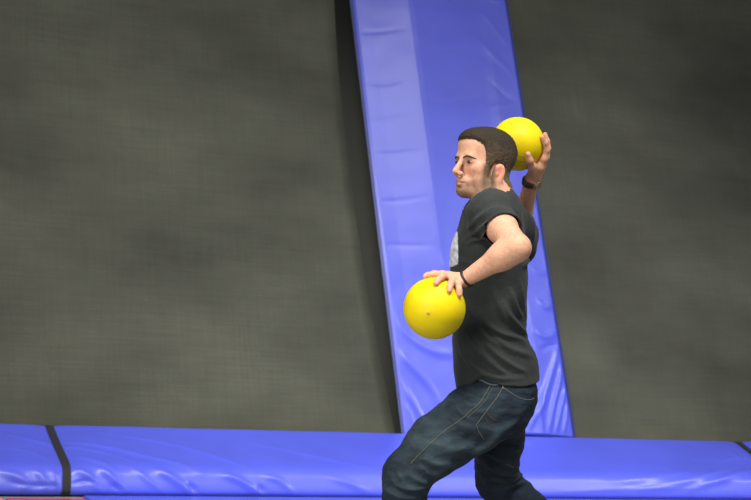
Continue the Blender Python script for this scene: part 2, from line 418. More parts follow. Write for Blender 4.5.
# closing back and underside
P = np.vstack([P, [pad_pt(an[0], 3.30, 0.001), pad_pt(an[-1], 3.30, 0.001)]])
Fc += [tuple([k0] + list(range(nu - 1, -1, -1))), tuple([k0 + 1] + [na * nu + i for i in range(nu)])]
Fc += [tuple([k0, k0 + 1] + [j * nu for j in range(na, -1, -1)]), tuple([k0 + 1, k0] + [j * nu + nu - 1 for j in range(na + 1)])]
kp = empty('foot_pad', pad_pt(1.4, 3.1, 0))
tag(kp, 'long wrinkled blue vinyl pad lying along the foot of the leaning wall', 'pad')
pad_mesh = mesh_obj('padding', P, Fc, M_blue, kp)
bvh_pad = BVHTree.FromPolygons([Vector(p) for p in P[:k0]], [f for f in Fc if len(f) == 4])
for k, (uv, w) in enumerate(sta):
    V, Fq = [], []
    us2 = np.linspace(0.03, L[-1] - 0.02, 70)
    for j, u_ in enumerate(us2):
        a = np.interp(u_, uv[:, 1], uv[:, 0])
        g, z = np.interp(u_, ul, gx), np.interp(u_, ul, gz); nn = np.array([np.interp(u_, ul, gn[:, 0]), np.interp(u_, ul, gn[:, 1])]); nn /= np.linalg.norm(nn)
        dep = -0.010 * float(smoothstep(u_, 0.02, 0.06) * smoothstep(L[-1] - u_, 0.02, 0.10))
        for s in (-1, 1):
            for o in (0.004, -0.004):
                dd = dep + 0.004 + o
                V.append(pad_pt(a + s * w, g + nn[0] * dd, max(0.001, z + nn[1] * dd)))
    for j in range(len(us2) - 1):
        b0, b1 = 4 * j, 4 * j + 4
        Fq += [(b0, b0 + 2, b1 + 2, b1), (b0 + 1, b1 + 1, b1 + 3, b0 + 3), (b0, b1, b1 + 1, b0 + 1), (b0 + 2, b0 + 3, b1 + 3, b1 + 2)]
    e = 4 * (len(us2) - 1); Fq += [(0, 1, 3, 2), (e, e + 2, e + 3, e + 1)]
    o = mesh_obj('strap', V, Fq, M_web, kp, smooth=False)
    tag(o, 'black webbing strap')

# ---- floor pads in front of the foot pad
def slab(name, a0, a1, g0, g1, zt, m, label):
    bm = bmesh.new(); bmesh.ops.create_cube(bm, size=1)
    for v_ in bm.verts:
        v_.co = Vector(pad_pt(a0 + (v_.co.x + .5) * (a1 - a0), g0 + (v_.co.y + .5) * (g1 - g0), 0.001 + (v_.co.z + .5) * zt))
    bmesh.ops.bevel(bm, geom=list(bm.edges), offset=min(0.012, zt * .4), segments=3, affect='EDGES')
    me = bpy.data.meshes.new(name); bm.to_mesh(me); bm.free(); me.materials.append(m)
    o = bpy.data.objects.new(name, me); sc.collection.objects.link(o); tag(o, label, 'pad'); return o
slab('floor_pad', -0.60, -0.22, 1.9, 2.60, 0.012, M_red, 'dark red floor pad showing under the foot pad at the bottom left corner')
slab('floor_pad', -1.8, -0.62, 1.9, 2.60, 0.014, M_orange, 'small orange floor pad at the extreme bottom left corner')
slab('floor_pad', -0.2, 6.0, 1.9, 2.70, 0.010, M_blue, 'flat blue floor pad in front of the foot pad, behind the legs')

# ------------------------------------------------------------------ surfaces from distance fields
class Field:
    """smoothly blended primitives, evaluated block by block and meshed with surface nets"""
    MARG = 0.06
    def __init__(self): self.p = []
    def add(self, fn, c, r, k=0.0, op=1): self.p.append((fn, np.asarray(c, float), float(r), k, op)); return self
    def cap(self, a, b, ra, rb=None, k=0.0, op=1):
        a = np.asarray(a, float); b = np.asarray(b, float); rb = ra if rb is None else rb; ab = b - a; L2 = ab @ ab + 1e-12
        def fn(P):
            t = np.clip(((P - a) @ ab) / L2, 0, 1)
            return np.linalg.norm(P - a - t[:, None] * ab, axis=1) - (ra + (rb - ra) * t)
        return self.add(fn, (a + b) / 2, np.sqrt(L2) / 2 + max(ra, rb), k, op)
    def ell(self, c, r, k=0.0, op=1, ax=None):
        c = np.asarray(c, float); r = np.asarray(r, float); ax = np.eye(3) if ax is None else np.asarray(ax, float)
        def fn(P):
            q = (P - c) @ ax.T
            k0 = np.linalg.norm(q / r, axis=1); k1 = np.linalg.norm(q / (r * r), axis=1) + 1e-9
            return k0 * (k0 - 1) / k1
        return self.add(fn, c, r.max(), k, op)
    def __call__(self, P, ctr=None, rad=None):
        d = np.full(len(P), 1.0)
        for fn, c, r, k, op in self.p:
            if ctr is not None and np.linalg.norm(c - ctr) > r + rad + self.MARG: continue
            e = fn(P)
            if op == 1:
                if k > 0:
                    h = np.maximum(k - np.abs(d - e), 0) / k; d = np.minimum(d, e) - h * h * k * 0.25
                else: d = np.minimum(d, e)
            elif op == -1:
                if k > 0:
                    h = np.maximum(k - np.abs(-d - e), 0) / k; d = np.maximum(d, -e) + h * h * k * 0.25
                else: d = np.maximum(d, -e)
        return d

def mesh_field(f, lo, hi, vox, post=None, N=14):
    """naive surface nets over the blocks that hold the surface; f is a Field, post(P, d) may reshape the value"""
    lo = np.asarray(lo, float); hi = np.asarray(hi, float)
    nb = np.ceil((hi - lo) / (N * vox)).astype(int)
    B = np.stack(np.meshgrid(*[np.arange(n) for n in nb], indexing='ij'), -1).reshape(-1, 3)
    ctr = lo + (B + 0.5) * N * vox
    d = np.concatenate([f(ctr[i:i + 20000]) for i in range(0, len(ctr), 20000)])
    half = N * vox * 0.5 * 1.7321
    B = B[np.abs(d) < half * 1.25 + 0.022]
    big = (nb * N + 2).astype(np.int64)
    def key(ix): return (ix[:, 0] * big[1] + ix[:, 1]) * big[2] + ix[:, 2]
    g = np.stack(np.meshgrid(*[np.arange(N + 2)] * 3, indexing='ij'), -1).reshape(-1, 3)
    vk, vp_, quads = [], [], []
    S = N + 2
    for b in B:
        base = b * N
        P = lo + (base + g) * vox
        c = lo + (base + (N + 1) / 2) * vox
        v = f(P, c, half + vox)
        if post is not None: v = post(P, v)
        s = v < 0
        if s.all() or not s.any(): continue
        v = v.reshape(S, S, S); s = s.reshape(S, S, S)
        # cells (N+1)^3
        acc = np.zeros((N + 1, N + 1, N + 1, 3)); cnt = np.zeros((N + 1, N + 1, N + 1))
        gi = np.stack(np.meshgrid(*[np.arange(N + 1)] * 3, indexing='ij'), -1).astype(float)
        for ax in range(3):
            o1, o2 = [x for x in range(3) if x != ax]
            for u in (0, 1):
                for w in (0, 1):
                    off = [0, 0, 0]; off[o1] = u; off[o2] = w
                    sl = tuple(slice(off[i], off[i] + N + 1) for i in range(3))
                    off2 = list(off); off2[ax] = 1
                    sl2 = tuple(slice(off2[i], off2[i] + N + 1) for i in range(3))
                    m = s[sl] != s[sl2]
                    t = np.where(m, v[sl] / np.where(m, v[sl] - v[sl2], 1), 0)
                    pt = gi + np.array(off); pt = pt.copy(); pt[..., ax] += t
                    acc += pt * m[..., None]; cnt += m
        m = cnt > 0
        idx = np.argwhere(m)
        pos = lo + (base + acc[m] / cnt[m][:, None]) * vox
        vk.append(key(base + idx)); vp_.append(pos)
        for ax in range(3):
            o1, o2 = (ax + 1) % 3, (ax + 2) % 3
            # edges starting at points with o1,o2 in 1..N, ax in 0..N-1
            sl = [None] * 3; sl[ax] = slice(0, N); sl[o1] = slice(1, N + 1); sl[o2] = slice(1, N + 1)
            sl2 = list(sl); sl2[ax] = slice(1, N + 1)
            a_, b_ = s[tuple(sl)], s[tuple(sl2)]
            for inside_first in (True, False):
                e = np.argwhere((a_ & ~b_) if inside_first else (~a_ & b_))
                if not len(e): continue
                e = e.copy(); e[:, o1] += 1; e[:, o2] += 1
                def cell(u, w):
                    x = e.copy(); x[:, o1] -= u; x[:, o2] -= w; return key(base + x)
                qd = [cell(1, 1), cell(0, 1), cell(0, 0), cell(1, 0)]
                if not inside_first: qd = qd[::-1]
                quads.append(np.stack(qd, 1))
    vk = np.concatenate(vk); vp_ = np.concatenate(vp_); quads = np.concatenate(quads)
    uk, first = np.unique(vk, return_index=True)
    V = vp_[first]; Q = np.searchsorted(uk, quads)
    Q = np.minimum(Q, len(uk) - 1)
    ok = (uk[Q] == quads).all(1); Q = Q[ok]
    used = np.unique(Q); remap = np.zeros(len(V), int); remap[used] = np.arange(len(used))
    return V[used], remap[Q]
def smooth(V, Q, it=1, lam=0.5):
    E = np.concatenate([Q[:, [0, 1]], Q[:, [1, 2]], Q[:, [2, 3]], Q[:, [3, 0]]]); E = np.concatenate([E, E[:, ::-1]])
    for _ in range(it):
        acc = np.zeros_like(V); cnt = np.zeros(len(V))
        for k in range(3): acc[:, k] = np.bincount(E[:, 0], V[E[:, 1], k], len(V))
        cnt = np.bincount(E[:, 0], minlength=len(V)); V = V + lam * (acc / np.maximum(cnt, 1)[:, None] - V)
    return V
def grad(f, P, e=0.004):
    G = np.stack([f(P + np.eye(3)[i] * e) - f(P - np.eye(3)[i] * e) for i in range(3)], 1)
    return G / (np.linalg.norm(G, axis=1)[:, None] + 1e-9)

# ------------------------------------------------------------------ the player, measured in the frame of the photo (x right, y away, z up, metres)
def at(px, py, Y=0.0):
    k = (DIST + Y) / FPX
    return np.array([(px - 375.5) * k, Y, -(py - 250) * k])
def to_world(P):
    P = np.atleast_2d(P)
    return CAM + np.outer(P[:, 0], R) + np.outer(P[:, 1] + DIST, F) + np.outer(P[:, 2], U)
def from_world(P):
    Q = np.atleast_2d(P) - CAM; return np.stack([Q @ R, Q @ F - DIST, Q @ U], 1)
player = empty('person', (0.36, 0.1, 0.0))
tag(player, 'dark haired man in charcoal t-shirt and blue jeans, a ball in each hand', 'person')
def part(name, V, Q, m, parent=player, cols=None, sm=True):
    return mesh_obj(name, to_world(V), Q, m, parent, sm, cols)

# --- torso profile: pixel row, left, right, half depth, centre depth
def stack(rows, sq=2.3, inset=0.0, dy=0.0):
    rows = np.array(rows, float)
    zs = -(rows[:, 0] - 250) * DIST / FPX; xl = (rows[:, 1] - 375.5) * DIST / FPX + inset; xr = (rows[:, 2] - 375.5) * DIST / FPX - inset
    hy = rows[:, 3] - inset; cy = rows[:, 4] + dy
    o = np.argsort(zs); zs, xl, xr, hy, cy = zs[o], xl[o], xr[o], hy[o], cy[o]
    zf = np.linspace(zs[0], zs[-1], 200)
    sm = lambda y: np.convolve(np.pad(np.interp(zf, zs, y), 6, mode='edge'), np.ones(13) / 13, 'valid')
    xl, xr, hy, cy = sm(xl), sm(xr), sm(hy), sm(cy)
    def fn(P):
        z = P[:, 2]
        a = np.interp(z, zf, xl); b = np.interp(z, zf, xr); rx = np.maximum((b - a) / 2, 0.005); ry = np.maximum(np.interp(z, zf, hy), 0.005)
        q = np.abs(np.stack([(P[:, 0] - (a + b) / 2) / rx, (P[:, 1] - np.interp(z, zf, cy)) / ry], 1))
        k0 = (q[:, 0] ** sq + q[:, 1] ** sq) ** (1 / sq)
        d = (k0 - 1) * np.minimum(rx, ry)
        return np.maximum(d, np.maximum(zf[0] - z, z - zf[-1]))
    c = np.array([(xl.mean() + xr.mean()) / 2, cy.mean(), (zf[0] + zf[-1]) / 2])
    return fn, c, 0.5 * (zf[-1] - zf[0]) + 0.15
torso_rows = [(193, 480, 506, .050, 0.0), (199, 470, 512, .085, 0), (207, 464, 519, .125, 0.0), (217, 461, 522, .150, 0), (230, 457, 524, .160, 0), (245, 452, 526, .160, 0), (262, 450, 527.5, .155, 0),
              (280, 450, 528, .150, 0), (300, 451, 527, .145, 0), (320, 451, 525.5, .145, 0), (335, 452, 526, .150, 0), (348, 453, 533, .160, 0), (362, 454, 538, .170, 0), (380, 456, 538.5, .175, 0), (394, 457, 538.5, .175, 0)]

# joints
LS, LE, LW = at(490, 213, -.15), at(517, 248, -.41), at(465, 279.5, -.335)
RS, RE, RW = at(512, 226, .13), at(517, 239, .40), at(531, 183, .27)
BALL_L = at(434.5, 308.3, -.33); RL = 0.1015
BALL_R = at(517.5, 144, .24); RR = 0.0965
LH, RH = at(508, 400, -.09), at(505, 400, .10)
LK, RK = at(405, 474, -.13), at(500, 480, .34)
gz = lambda p, z: np.array([p[0], p[1], p[2]])
def drop(px, Y, zw):                                          # image column px, depth Y, at world height zw -> local
    x = (px - 375.5) * (DIST + Y) / FPX
    z = (zw - CAM_H - x * R[2]) / U[2]; return np.array([x, Y, z])
LA, RA = drop(392, -.12, 0.10), drop(590, .40, 0.17)

# --- head frame
YAW = math.radians(56); PIT = math.radians(5.5)
hf = np.array([-math.sin(YAW), -math.cos(YAW), 0]); hl = np.array([math.cos(YAW), -math.sin(YAW), 0]); hu = np.array([0, 0, 1.0])
hf, hu = hf * math.cos(PIT) + hu * math.sin(PIT), hu * math.cos(PIT) - hf * math.sin(PIT)
HC = at(485.2, 163.4, 0.0); HS = 1.02
HAX = np.stack([hf, hl, hu])
def H(f, l, u): return HC + HS * (f * hf + l * hl + u * hu)
def to_head(P): return ((P - HC) @ HAX.T) / HS

body = Field()
def hell(c, r, k=0.0, op=1, rot=None):
    ax = HAX if rot is None else rot @ HAX
    body.ell(H(*c), np.array(r) * HS, k, op, ax)
def hcap(a, b, ra, rb=None, k=0.0, op=1): body.cap(H(*a), H(*b), ra * HS, (ra if rb is None else rb) * HS, k, op)
hell((-.014, 0, .036), (.099, .077, .078))
hell((.024, 0, .026), (.068, .064, .070), .03)
hell((.030, 0, -.035), (.056, .056, .072), .03)
for s in (1, -1):
    hcap((-.005, s * .050, -.060), (.068, s * .018, -.104), .019, .017, .035)
    hell((.062, s * .040, -.028), (.026, .024, .024), .02)
    hell((.045, s * .042, -.065), (.030, .018, .030), .02)
hell((.086, 0, -.101), (.019, .025, .019), .022)
hcap((.087, -.032, .011), (.087, .032, .011), .0125, .0125, .02)
hell((.058, 0, .060), (.038, .054, .036), .03)
for s in (1, -1):
    hell((.108, s * .034, -.007), (.016, .017, .012), .012, -1)
    hell((.0785, s * .033, -.007), (.0150, .0165, .0115), .005)
hcap((.096, 0, .004), (.122, 0, -.041), .0075, .0105, .012)
for s in (1, -1):
    hell((.109, s * .013, -.048), (.011, .0075, .0085), .006)
    hell((.117, s * .0065, -.0565), (.0035, .003, .003), .002, -1)
hell((.085, 0, -.074), (.020, .032, .021), .016)
hcap((0.1005, -.017, -.0735), (.1060, 0, -.071), .0034, .0044, .006); hcap((0.1005, .017, -.0735), (.1060, 0, -.071), .0034, .0044, .006)
hcap((0.0985, -.014, -.082), (.1045, 0, -.084), .0036, .0050, .006); hcap((0.0985, .014, -.082), (.1045, 0, -.084), .0036, .0050, .006)
hcap((.1115, 0, -.0775), (.096, .024, -.0785), .0017, .0016, .003, -1); hcap((.1115, 0, -.0775), (.096, -.024, -.0785), .0017, .0016, .003, -1)
hell((.105, 0, -.094), (.007, .014, .004), .006, -1)
# ears
for s in (1, -1):
    tilt = Matrix.Rotation(math.radians(-10), 3, 'Y')
    rot = np.array(Matrix.Rotation(math.radians(12), 3, 'Y')) @ np.array(Matrix.Rotation(math.radians(s * 24), 3, 'Z'))
    hell((.006, s * .085, -.037), (.022, .0090, .033), .006, 1, rot)
    hell((.008, s * .0965, -.033), (.0135, .0080, .021), .004, -1, rot)
    hell((.015, s * .089, -.043), (.005, .004, .008), .003, 1, rot)
    hell((.010, s * .081, -.062), (.011, .007, .010), .004, 1, rot)
# neck, shoulders, hidden torso and legs
body.cap(H(-.030, 0, -.035), at(496, 206, 0), .055, .064, .03)
fn, c, r = stack(torso_rows, inset=.026); body.add(fn, c, r, .05)
body.cap(at(495, 205, -.05), LS, .060, .055, .05)
body.cap(at(500, 207, .03), RS, .055, .055, .05)
# left arm
mid = LS + (LE - LS) * .45
body.cap(LS, mid, .054, .050, .04); body.cap(mid, LE, .050, .041, .02)
fa = LE + (LW - LE) * .28 + np.array([0, 0, .002])
body.cap(LE, fa, .040, .0405, .03); body.cap(fa, LW, .0405, .0245, .03)
# right arm
mid = RS + (RE - RS) * .45
body.cap(RS, mid, .054, .049, .04); body.cap(mid, RE, .049, .039, .02)
fa = RE + (RW - RE) * .28
body.cap(RE, fa, .038, .038, .03); body.cap(fa, RW, .038, .0245, .03)
# hands
def finger(pts, r0, r1, k=.006):
    n = len(pts) - 1
    for i in range(n):
        a = r0 + (r1 - r0) * i / n; b = r0 + (r1 - r0) * (i + 1) / n
        body.cap(pts[i], pts[i + 1], a, b, k if i else .010)
def on_ball(C, rad, p, lift): v = p - C; return C + v / np.linalg.norm(v) * (rad + lift)
# left hand lying over the top of the near ball, fingers spread down its near side
def lb(px, py, y, lift=.0085): return on_ball(BALL_L, RL, at(px, py, BALL_L[1] + y), lift)
palmL = on_ball(BALL_L, RL, at(456, 276, -.325), .015)
mcpL = [lb(443, 275, .022, .014), lb(447.5, 276.5, -.004, .015), lb(453.5, 279, -.026, .015), lb(459, 283, -.040, .013)]
for m_ in mcpL: body.cap(LW, m_, .016, .0125, .012)
body.ell(palmL, (.026, .030, .016), .012)
finger([mcpL[0], lb(434, 275, .018, .012), lb(428, 278, .008, .008), lb(426.5, 280.5, -.004, .007)], .0118, .0090)
finger([mcpL[1], lb(441.5, 278, -.040, .012), lb(437.5, 281.5, -.056, .008), lb(436, 285, -.066, .007)], .0118, .0092)
finger([mcpL[2], lb(450.5, 284, -.058, .012), lb(449.5, 287.5, -.068, .008), lb(449, 291, -.076, .007)], .0115, .0090)
finger([mcpL[3], lb(461, 288, -.056, .011), lb(461.0, 291, -.058, .008), lb(461.2, 294, -.060, .007)], .0104, .0084)
finger([LW + np.array([-.010, .020, .004]), lb(457, 280, .050, .014), lb(448, 279, .072, .011), lb(440, 280, .082, .008)], .0135, .0095)
# right hand under and behind the far ball
def rb(px, py, y, lift=.0085): return on_ball(BALL_R, RR, at(px, py, BALL_R[1] + y), lift)
mcpR = [rb(546, 160, -.030, .015), rb(547, 158, -.005, .015), rb(547, 159, .020, .015), rb(545, 162, .044, .013)]
for m_ in mcpR: body.cap(RW + np.array([.004, 0, .004]), m_, .019, .013, .014)
body.cap(RW, rb(538, 167, -.010, .018), .023, .020, .02)
finger([mcpR[0], rb(549, 151, -.040, .014), rb(547, 143, -.052, .010), rb(542.5, 137, -.060, .007)], .0115, .0085)
finger([mcpR[1], rb(551, 149, -.008, .014), rb(549.5, 141, -.012, .010), rb(546.5, 134, -.014, .007)], .0115, .0085)
finger([mcpR[2], rb(551, 149, .026, .013), rb(549, 141, .034, .009), rb(546, 135, .040, .007)], .011, .0082)
finger([mcpR[3], rb(548, 151, .056, .012), rb(546, 143, .066, .008), rb(543, 138, .070, .007)], .010, .0076)
finger([RW + np.array([-.004, -.014, .020]), rb(533, 167, -.056, .016), rb(529, 160, -.076, .011), rb(527.5, 154, -.086, .008)], .0155, .0100, .012)
# hidden hips and legs, feet inside the shoes
body.cap(LH, LK, .070, .050, .05); body.cap(RH, RK, .070, .050, .05)
body.cap(LK, LA, .048, .035, .03); body.cap(RK, RA, .048, .035, .03)
LT, RT = drop(362, -.17, .045), drop(602, .40, .045)
LT = LA + (drop(352, -.22, .04) - drop(392, -.12, .04)) * .9; LT[2] = drop(352, -.22, .04)[2]
toeR = drop(572, .36, .035); heelR = drop(590, .44, .16)
body.cap(LA, LT, .030, .022, .02); body.cap(RA, toeR, .030, .022, .02)

lo = [-.15, -.60, -1.35]; hi = [1.05, .62, .55]
lo_w = np.array([-.05, -.60, -1.35]); 
V, Q = mesh_field(body, lo, hi, .0028)
V = smooth(V, Q, 1, .4)
hp = to_head(V)
base = np.array([.66, .36, .235])
col = np.tile(base, (len(V), 1))
f, l, u = hp[:, 0], hp[:, 1], hp[:, 2]; al = np.abs(l)
head = (u > -.15) & (np.linalg.norm(hp, axis=1) < .2)
def blob(c, r): return np.exp(-(((f - c[0]) / r[0]) ** 2 + ((al - c[1]) / r[1]) ** 2 + ((u - c[2]) / r[2]) ** 2)) * head
def tint(w, c): global col; col = col * (1 - w[:, None]) + np.array(c) * w[:, None]
tint(.45 * blob((.075, .040, -.035), (.04, .025, .022)), (.62, .22, .15))
tint(.5 * blob((.12, 0, -.04), (.02, .02, .015)), (.66, .26, .18))
tint(.8 * blob((.006, .088, -.035), (.020, .016, .026)), (.60, .17, .11))
tint(.7 * blob((.104, 0, -.0775), (.02, .022, .0085)), (.50, .17, .13))
tint(.85 * blob((.092, .033, -.007), (.02, .018, .009)), (.20, .10, .07))
tint(.4 * blob((.09, .030, .004), (.02, .018, .008)), (.26, .14, .10))
# stubble: jaw line, chin, upper lip; strongest in front of the ear
jaw = smoothstep(-u, .052, .078) * smoothstep(f, -.012, .01) * (1 - smoothstep(blob((.096, 0, -.0775), (.02, .018, .008)), .3, .8)) * head * (u > -.132)
mus = smoothstep(blob((.098, 0, -.063), (.02, .024, .007)), .2, .9) * .25
side = smoothstep(f, .012, .024) * (1 - smoothstep(f, .046, .066)) * smoothstep(al, .035, .05) * smoothstep(-u, .0, .02) * (1 - smoothstep(-u, .100, .125)) * head
chin = blob((.085, 0, -.112), (.03, .035, .014)) * .7
tint(np.clip(jaw * .58 + mus * 1.3 + chin * .6, 0, .8), (.15, .085, .045))
tint(np.clip(side * .85, 0, .9), (.10, .06, .035))
# scalp under the cropped hair
def hair_mask(f, l, u):
    al = np.abs(l)
    low = np.interp(f, [-.13, -.10, -.07, -.045, -.030, -.022, -.015, .016, .022, .028, .040, .046, .052, .060, .085, .12],
                       [-.080, -.080, -.084, -.078, -.060, -.02, -.008, -.008, -.030, -.056, -.056, -.010, .030, .048, .066, .068])
    low = np.where(al < .035, np.maximum(low, np.interp(f, [.0, .03, .07, .12], [-.2, .04, .066, .068])), low)
    return u - low
hm = hair_mask(f, l, u)
tint(.85 * smoothstep(hm, -.004, .006) * head * (u > -.1), (.10, .062, .035))
hand = np.minimum(np.linalg.norm(V - LW, axis=1), np.linalg.norm(V - RW, axis=1)) < .13
tips = np.zeros(len(V))
for p in mcpL + [lb(425, 281, -.004), lb(437, 287, -.072), lb(449.5, 293.5, -.08), lb(462, 297, -.062)]: tips = np.maximum(tips, np.exp(-(np.linalg.norm(V - p, axis=1) / .016) ** 2))
tint(.4 * tips * hand, (.62, .24, .18))
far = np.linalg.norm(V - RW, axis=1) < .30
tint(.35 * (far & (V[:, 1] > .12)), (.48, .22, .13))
bodyo = part('body', V, Q, M_skin, cols=col); Vbody, Qbody = V, Q

# --- hair
def hpost(P, d):
    q = to_head(P); m = hair_mask(q[:, 0], q[:, 1], q[:, 2])
    th = np.interp(q[:, 2], [-.09, -.04, .02, .06, .10, .13], [.0018, .0025, .0035, .0055, .0095, .0105])
    m = m + .0035 * np.sin(q[:, 0] * 260 + 3 * np.sin(q[:, 1] * 170)) * np.sin(q[:, 1] * 230 + 1.0) * (q[:, 0] > .03)
    t = smoothstep(m, -.004, .015) * (th + .003) - .003
    ear = np.linalg.norm((q - np.array([.006, 0, -.037])) * np.array([1, 0, 1]) / np.array([.025, 1, .036]), axis=1)
    t = np.where(ear < 1.0, -.003, t)
    return np.maximum(d - t * HS, -(d + .004))
V, Q = mesh_field(body, HC - .17, HC + .17, .0024, hpost)
q = to_head(V); keep = hair_mask(q[:, 0], q[:, 1], q[:, 2]) > -.0045
fk = keep[Q].all(1) & (np.linalg.norm(q, axis=1)[Q[:, 0]] < .16); Q = Q[fk]
used = np.unique(Q); rm = np.zeros(len(V), int); rm[used] = np.arange(len(used)); V = V[used]; Q = rm[Q]; q = q[used]
V = smooth(V, Q, 1, .3)
V = V + grad(body, V) * (.0016 * np.array([noise.noise(Vector(p) * 190) for p in V]))[:, None]
w = smoothstep(q[:, 2] + .018 * np.array([noise.noise(Vector(p) * 60) for p in V]), -.035, .085)[:, None]
hc = np.array([.135, .095, .058]) * (1 - w) + np.array([.030, .021, .012]) * w
part('hair', V, Q, M_hair, cols=hc)
# eyebrows
bbvh = BVHTree.FromPolygons([Vector(p) for p in Vbody], [tuple(x) for x in Qbody.tolist()])
for s in (1, -1):
    P = []
    for l_, u_ in catmull([(.011, .006), (.020, .0095), (.032, .0115), (.043, .008), (.050, .003)], 5):
        o_ = H(.16, s * l_, u_); hit = bbvh.ray_cast(Vector(o_), Vector(-hf))
        if hit[0] is not None: P.append(np.array(hit[0]) - hf * .0004)
    n = len(P); V, Fc = tube(P, [.0030 * math.sin(math.pi * min(.97, .12 + .86 * k / (n - 1))) ** .6 + .0004 for k in range(n)], 8)
    part('eyebrow', V, Fc, M_hair, cols=np.tile([.060, .038, .022], (len(V), 1)))
# eyes
def ball_mesh(c, r, seg=24, ax=None, lat0=0.0):
    V, Fc = [], []
    for i in range(seg + 1):
        th = math.pi * i / seg
        for k in range(2 * seg):
            ph = math.pi * k / seg; V.append((math.sin(th) * math.cos(ph), math.sin(th) * math.sin(ph), math.cos(th)))
    V = np.array(V) * r
    if ax is not None: V = V @ np.asarray(ax)
    for i in range(seg):
        for k in range(2 * seg):
            k2 = (k + 1) % (2 * seg); Fc.append((i * 2 * seg + k, i * 2 * seg + k2, (i + 1) * 2 * seg + k2, (i + 1) * 2 * seg + k))
    return V + c, Fc
for s in (1, -1):
    V, Fc = ball_mesh(H(.0882, s * .0325, -.0075), 1.0, 12, np.stack([hf, hl, hu]) * np.array([[.0086], [.0105], [.0036]]))
    e = part('eye', V, Fc, M_white)
    V, Fc = ball_mesh(H(.0932, s * .0330, -.0072), 1.0, 10, np.stack([hf, hl, hu]) * np.array([[.0062], [.0070], [.0050]]))
    part('iris', V, Fc, M_iris, e)

# --- t-shirt: a cloth shell with open collar, sleeves and hem
shirt = Field()
fn, c, r = stack(torso_rows); shirt.add(fn, c, r)
shirt.cap(at(493, 204, -.06), at(490, 213, -.155), .062, .071, .04)
CL = LS + (LE - LS) * .50
shirt.cap(LS, CL + (LE - LS) * .06, .070, .064, .03)
shirt.cap(at(503, 207, .03), RS, .058, .070, .05)
shirt.cap(at(497, 205, -.01), at(493, 197, -.005), .070, .060, .03)
CR = RS + (RE - RS) * .80
shirt.cap(RS, CR + np.array([.006, 0, 0]), .072, .076, .03); shirt.cap(CR + np.array([.008, 0, 0]), CR + np.array([.026, .0, -.052]), .060, .045, .03)
uL = (LE - LS) / np.linalg.norm(LE - LS); uR = (RE - RS) / np.linalg.norm(RE - RS)
nk = (H(-.03, 0, -.03) - at(495, 203, 0)); nk /= np.linalg.norm(nk)
hemx = [450, 457, 464, 470, 478, 486, 500, 520, 530, 545]; hemy = [391, 390, 385.5, 380.5, 375, 378.5, 382, 383.5, 382, 378]
hx = (np.array(hemx) - 375.5) * DIST / FPX; hz = -(np.array(hemy) - 250) * DIST / FPX
shirt_outer = Field(); shirt_outer.p = list(shirt.p)
def spost(P, d):
    sh = np.maximum(d, -(d + .007))
    cutL = np.maximum((CL - P) @ uL, np.linalg.norm(P - LE, axis=1) - .20)
    cutL = np.maximum(cutL, P[:, 1] + .215)
    cutR = np.maximum((CR + uR * .055 - P) @ uR, .20 - P[:, 1])
    col_ = np.maximum(np.maximum((at(495, 188, 0) - P) @ nk, 0 * d - 1), np.linalg.norm(np.cross(P - at(495, 203, 0), nk), axis=1) - .082)
    hem = P[:, 2] - np.interp(P[:, 0], hx, hz)
    for c_ in (cutL, cutR, col_, hem): sh = np.maximum(sh, -c_)
    return sh
V, Q = mesh_field(shirt, [.15, -.45, -.55], [.72, .55, .30], .0034, spost)
V = smooth(V, Q, 2, .5)
def xz(pts): return [at(x, y, -.1)[[0, 2]] for x, y in pts]
sf = [([(481, 314), (487, 325), (500, 333), (514, 338), (527, 344)], .009, .0075), ([(466, 328), (474, 345), (485, 357), (495, 366), (506, 374)], .008, .0075),
      ([(484, 342), (496, 354), (510, 364), (524, 371)], .008, .007), ([(503, 303), (508, 315), (518, 328), (527, 337)], .010, .007), ([(492, 335), (510, 349), (533, 357)], .007, .008),
      ([(474, 318), (484, 335), (497, 346)], .006, .007), ([(493, 290), (500, 310), (508, 325)], .006, .007), ([(510, 290), (514, 305), (521, 318)], .008, .006),
      ([(459, 335), (464, 352), (474, 366), (486, 374)], .006, .008), ([(469, 380), (480, 374), (500, 377), (520, 377)], .004, .006), ([(519, 280), (521, 300), (525, 318)], .007, .005),
      ([(470, 237), (480, 228), (492, 221), (505, 217)], .006, .006), ([(466, 231), (476, 220), (490, 211), (500, 210)], .005, .007), ([(468, 244), (478, 239), (486, 234)], .007, .005),
      ([(474, 212), (484, 203), (496, 200)], .004, .008), ([(462, 250), (466, 240), (472, 232)], .004, .007), ([(463, 300), (470, 310), (478, 322)], .005, .008),
      ([(528, 212), (534, 225), (536, 240)], .006, .006), ([(522, 268), (527, 262), (532, 258)], .006, .006), ([(456, 262), (466, 262), (480, 268)], .004, .007)]
near = smoothstep(-V[:, 1], -.06, .0)
D = np.zeros(len(V))
for pts, hh, ww in sf: D += poly_ridge(V[:, [0, 2]], xz(pts), hh * 1.9, ww * 1.35)
D = D * near + (1 - near) * .006 * np.array([noise.noise(Vector(p) * 16) for p in V])
D += .0045 * np.array([noise.noise(Vector((p[0] * 9 + p[2] * 5, p[1] * 9, p[2] * 16 - p[0] * 8))) for p in V])
V = V + grad(shirt_outer, V) * D[:, None]
part('t_shirt', V, Q, M_shirt)
